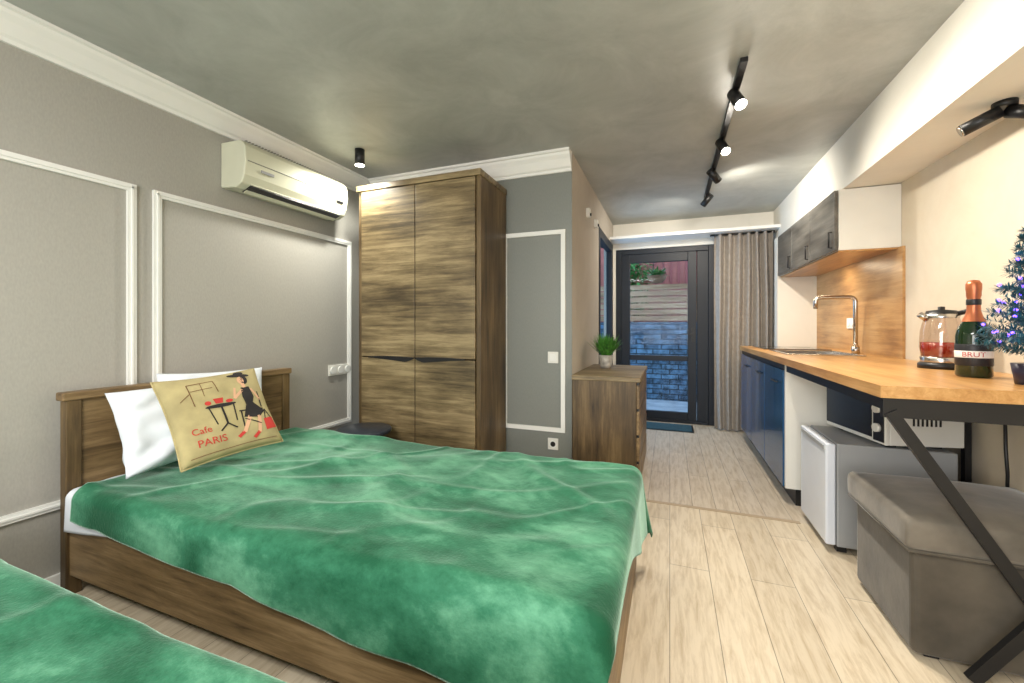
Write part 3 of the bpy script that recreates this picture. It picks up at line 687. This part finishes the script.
def line(x0, y0, x1, y1, w=.018):
    dx, dy = x1-x0, y1-y0; l = hypot(dx, dy); nx_, ny_ = -dy/l*w, dx/l*w
    return [(x0+nx_, y0+ny_), (x0-nx_, y0-ny_), (x1-nx_, y1-ny_), (x1+nx_, y1+ny_)]
ink = plain('black_ink', (.015, .012, .012), .8); red = plain('red_print', (.50, .04, .03), .8); skin = plain('skin_print', (.62, .36, .22), .8)
brown = plain('brown_print', (.18, .09, .04), .8)
decal('lady_dress', [[(.44, .46), (.62, .46), (.64, .18), (.58, .05), (.78, -.20), (.60, -.34), (.30, -.26), (.42, .02), (.40, .22)]], ink)
decal('lady_hat', [ell(.50, .80, .24, .05, rot=-.15), ell(.52, .87, .11, .06)], ink)
decal('lady_hair', [ell(.57, .66, .08, .12)], ink)
decal('lady_skin', [ell(.50, .66, .07, .10), line(.51, .58, .52, .45, .035), line(.46, .40, .24, .22, .03), line(.24, .22, .32, .48, .022), line(.42, -.26, .20, -.62, .04), line(.62, -.28, .50, -.70, .04), line(.64, .40, .76, .08, .026)], skin)
decal('lady_shoes', [line(.20, -.60, .06, -.70, .035), line(.50, -.68, .36, -.80, .035)], red)
decal('hand_bag', [[(.68, -.40), (.90, -.38), (.92, -.66), (.66, -.68)]], red)
decal('bag_strap', [line(.72, -.4, .79, -.16, .012), line(.79, -.16, .86, -.39, .012)], ink)
decal('cafe_table', [ell(-.06, .12, .30, .045), line(-.06, .1, -.06, -.34, .02), line(-.06, -.32, -.22, -.46, .016), line(-.06, -.32, .10, -.46, .016), line(-.30, .1, -.24, -.3, .012), line(.18, .1, .14, -.3, .012)], ink)
decal('cafe_chair', [line(.24, -.10, .76, -.14, .016), line(.28, -.1, .24, -.5, .014), line(.74, -.1, .76, .30, .014), line(.30, -.3, .6, -.5, .012)], ink)
decal('cup_and_cake', [[(-.14, .18), (.0, .18), (.03, .30), (-.17, .30)], ell(.13, .20, .07, .04), ell(-.28, .22, .06, .05)], red)
decal('backdrop_sketch', [line(-.55, .72, -.52, .20, .009), line(-.55, .72, -.05, .76, .009), line(-.52, .55, -.1, .58, .007), line(-.3, .74, -.3, .4, .006), line(-.05, .76, -.02, .45, .009), line(-.75, .35, -.55, .5, .008), line(-.85, -.88, .85, -.88, .007)], brown)
def ctext(body, size, x, y, mat, rot=0):
    c = bpy.data.curves.new('t', 'FONT'); c.body = body; c.size = size; to = bpy.data.objects.new('t', c); COL.objects.link(to)
    dg = bpy.context.evaluated_depsgraph_get(); me = bpy.data.meshes.new_from_object(to.evaluated_get(dg)); bpy.data.objects.remove(to)
    for v in me.vertices:
        a, b = v.co.x, v.co.y
        v.co = csurf(x+a*cos(rot)-b*sin(rot), y+a*sin(rot)+b*cos(rot), 1)+CN*.0025
    finish(me, 'lettering_'+body.lower(), mat, cu_)
ctext('Cafe', .20, -.74, -.42, red); ctext('PARIS', .22, -.70, -.70, red)
pp = []
for i in range(30): pp.append(csurf(-1+2*i/30, -1, 1))
for i in range(30): pp.append(csurf(1, -1+2*i/30, 1))
for i in range(30): pp.append(csurf(1-2*i/30, 1, 1))
for i in range(31): pp.append(csurf(-1, 1-2*i/30, 1))
tube('piping', pp, .004, cm, cu_, 8)

mt = root('door_mat'); box('pile', -.25, .22, 4.62, 4.92, 0, .012, plain('blue_mat', (.02, .06, .08), .9, var=.3, scale=60, bump=.4), mt, .004); box('rubber_edge', -.265, .235, 4.605, 4.935, 0, .005, M['black'], mt)

# ------------------------------------------------------------------ lighting
def area(name, loc, dv, sx, sy, e, col):
    l = bpy.data.lights.new(name, 'AREA'); l.shape = 'RECTANGLE'; l.size = sx; l.size_y = sy; l.energy = e; l.color = col
    o = bpy.data.objects.new(name, l); COL.objects.link(o); o.location = loc; o.rotation_euler = Vector(dv).to_track_quat('-Z', 'Y').to_euler(); return o
cp = root('ceiling_fill_panel'); box('body', -1.5, -.3, -.95, -.35, H-.04, H-.0005, M['trim'], cp)  # made-up panel behind the camera, out of view, housing the fill
area('ceiling_fill_light', (-.9, -.65, H-.05), (0, 0, -1), 1.15, .55, 38, (1, .98, .92))  # added fill light for the bedroom, no known fixture
area('rear_fill_light', (-.5, Y0+.05, 1.35), (0, 1, -.05), 2.2, 1.5, 52, (.97, .98, 1))  # added fill in front of the closed rear wall, no window there
area('under_cabinet_led', (1.12, 3.87, 1.56), (.1, 0, -1), .05, 1.3, 7, (1, .83, .58))
W = bpy.data.worlds.new('World'); S.world = W; W.use_nodes = True
bg = W.node_tree.nodes['Background']; bg.inputs[0].default_value = (.50, .74, 1, 1); bg.inputs[1].default_value = 2.3

# ------------------------------------------------------------------ camera
cam = bpy.data.cameras.new('camera'); co = bpy.data.objects.new('camera', cam); COL.objects.link(co)
cam.sensor_width = 36; cam.lens = 411/1024*36; cam.shift_y = -15.5/1024; cam.clip_start = .02
co.location = (0, 0, 1.1); co.rotation_euler = (radians(90), 0, radians(21))
S.camera = co
S.view_settings.view_transform = 'Standard'
S.view_settings.exposure = .62
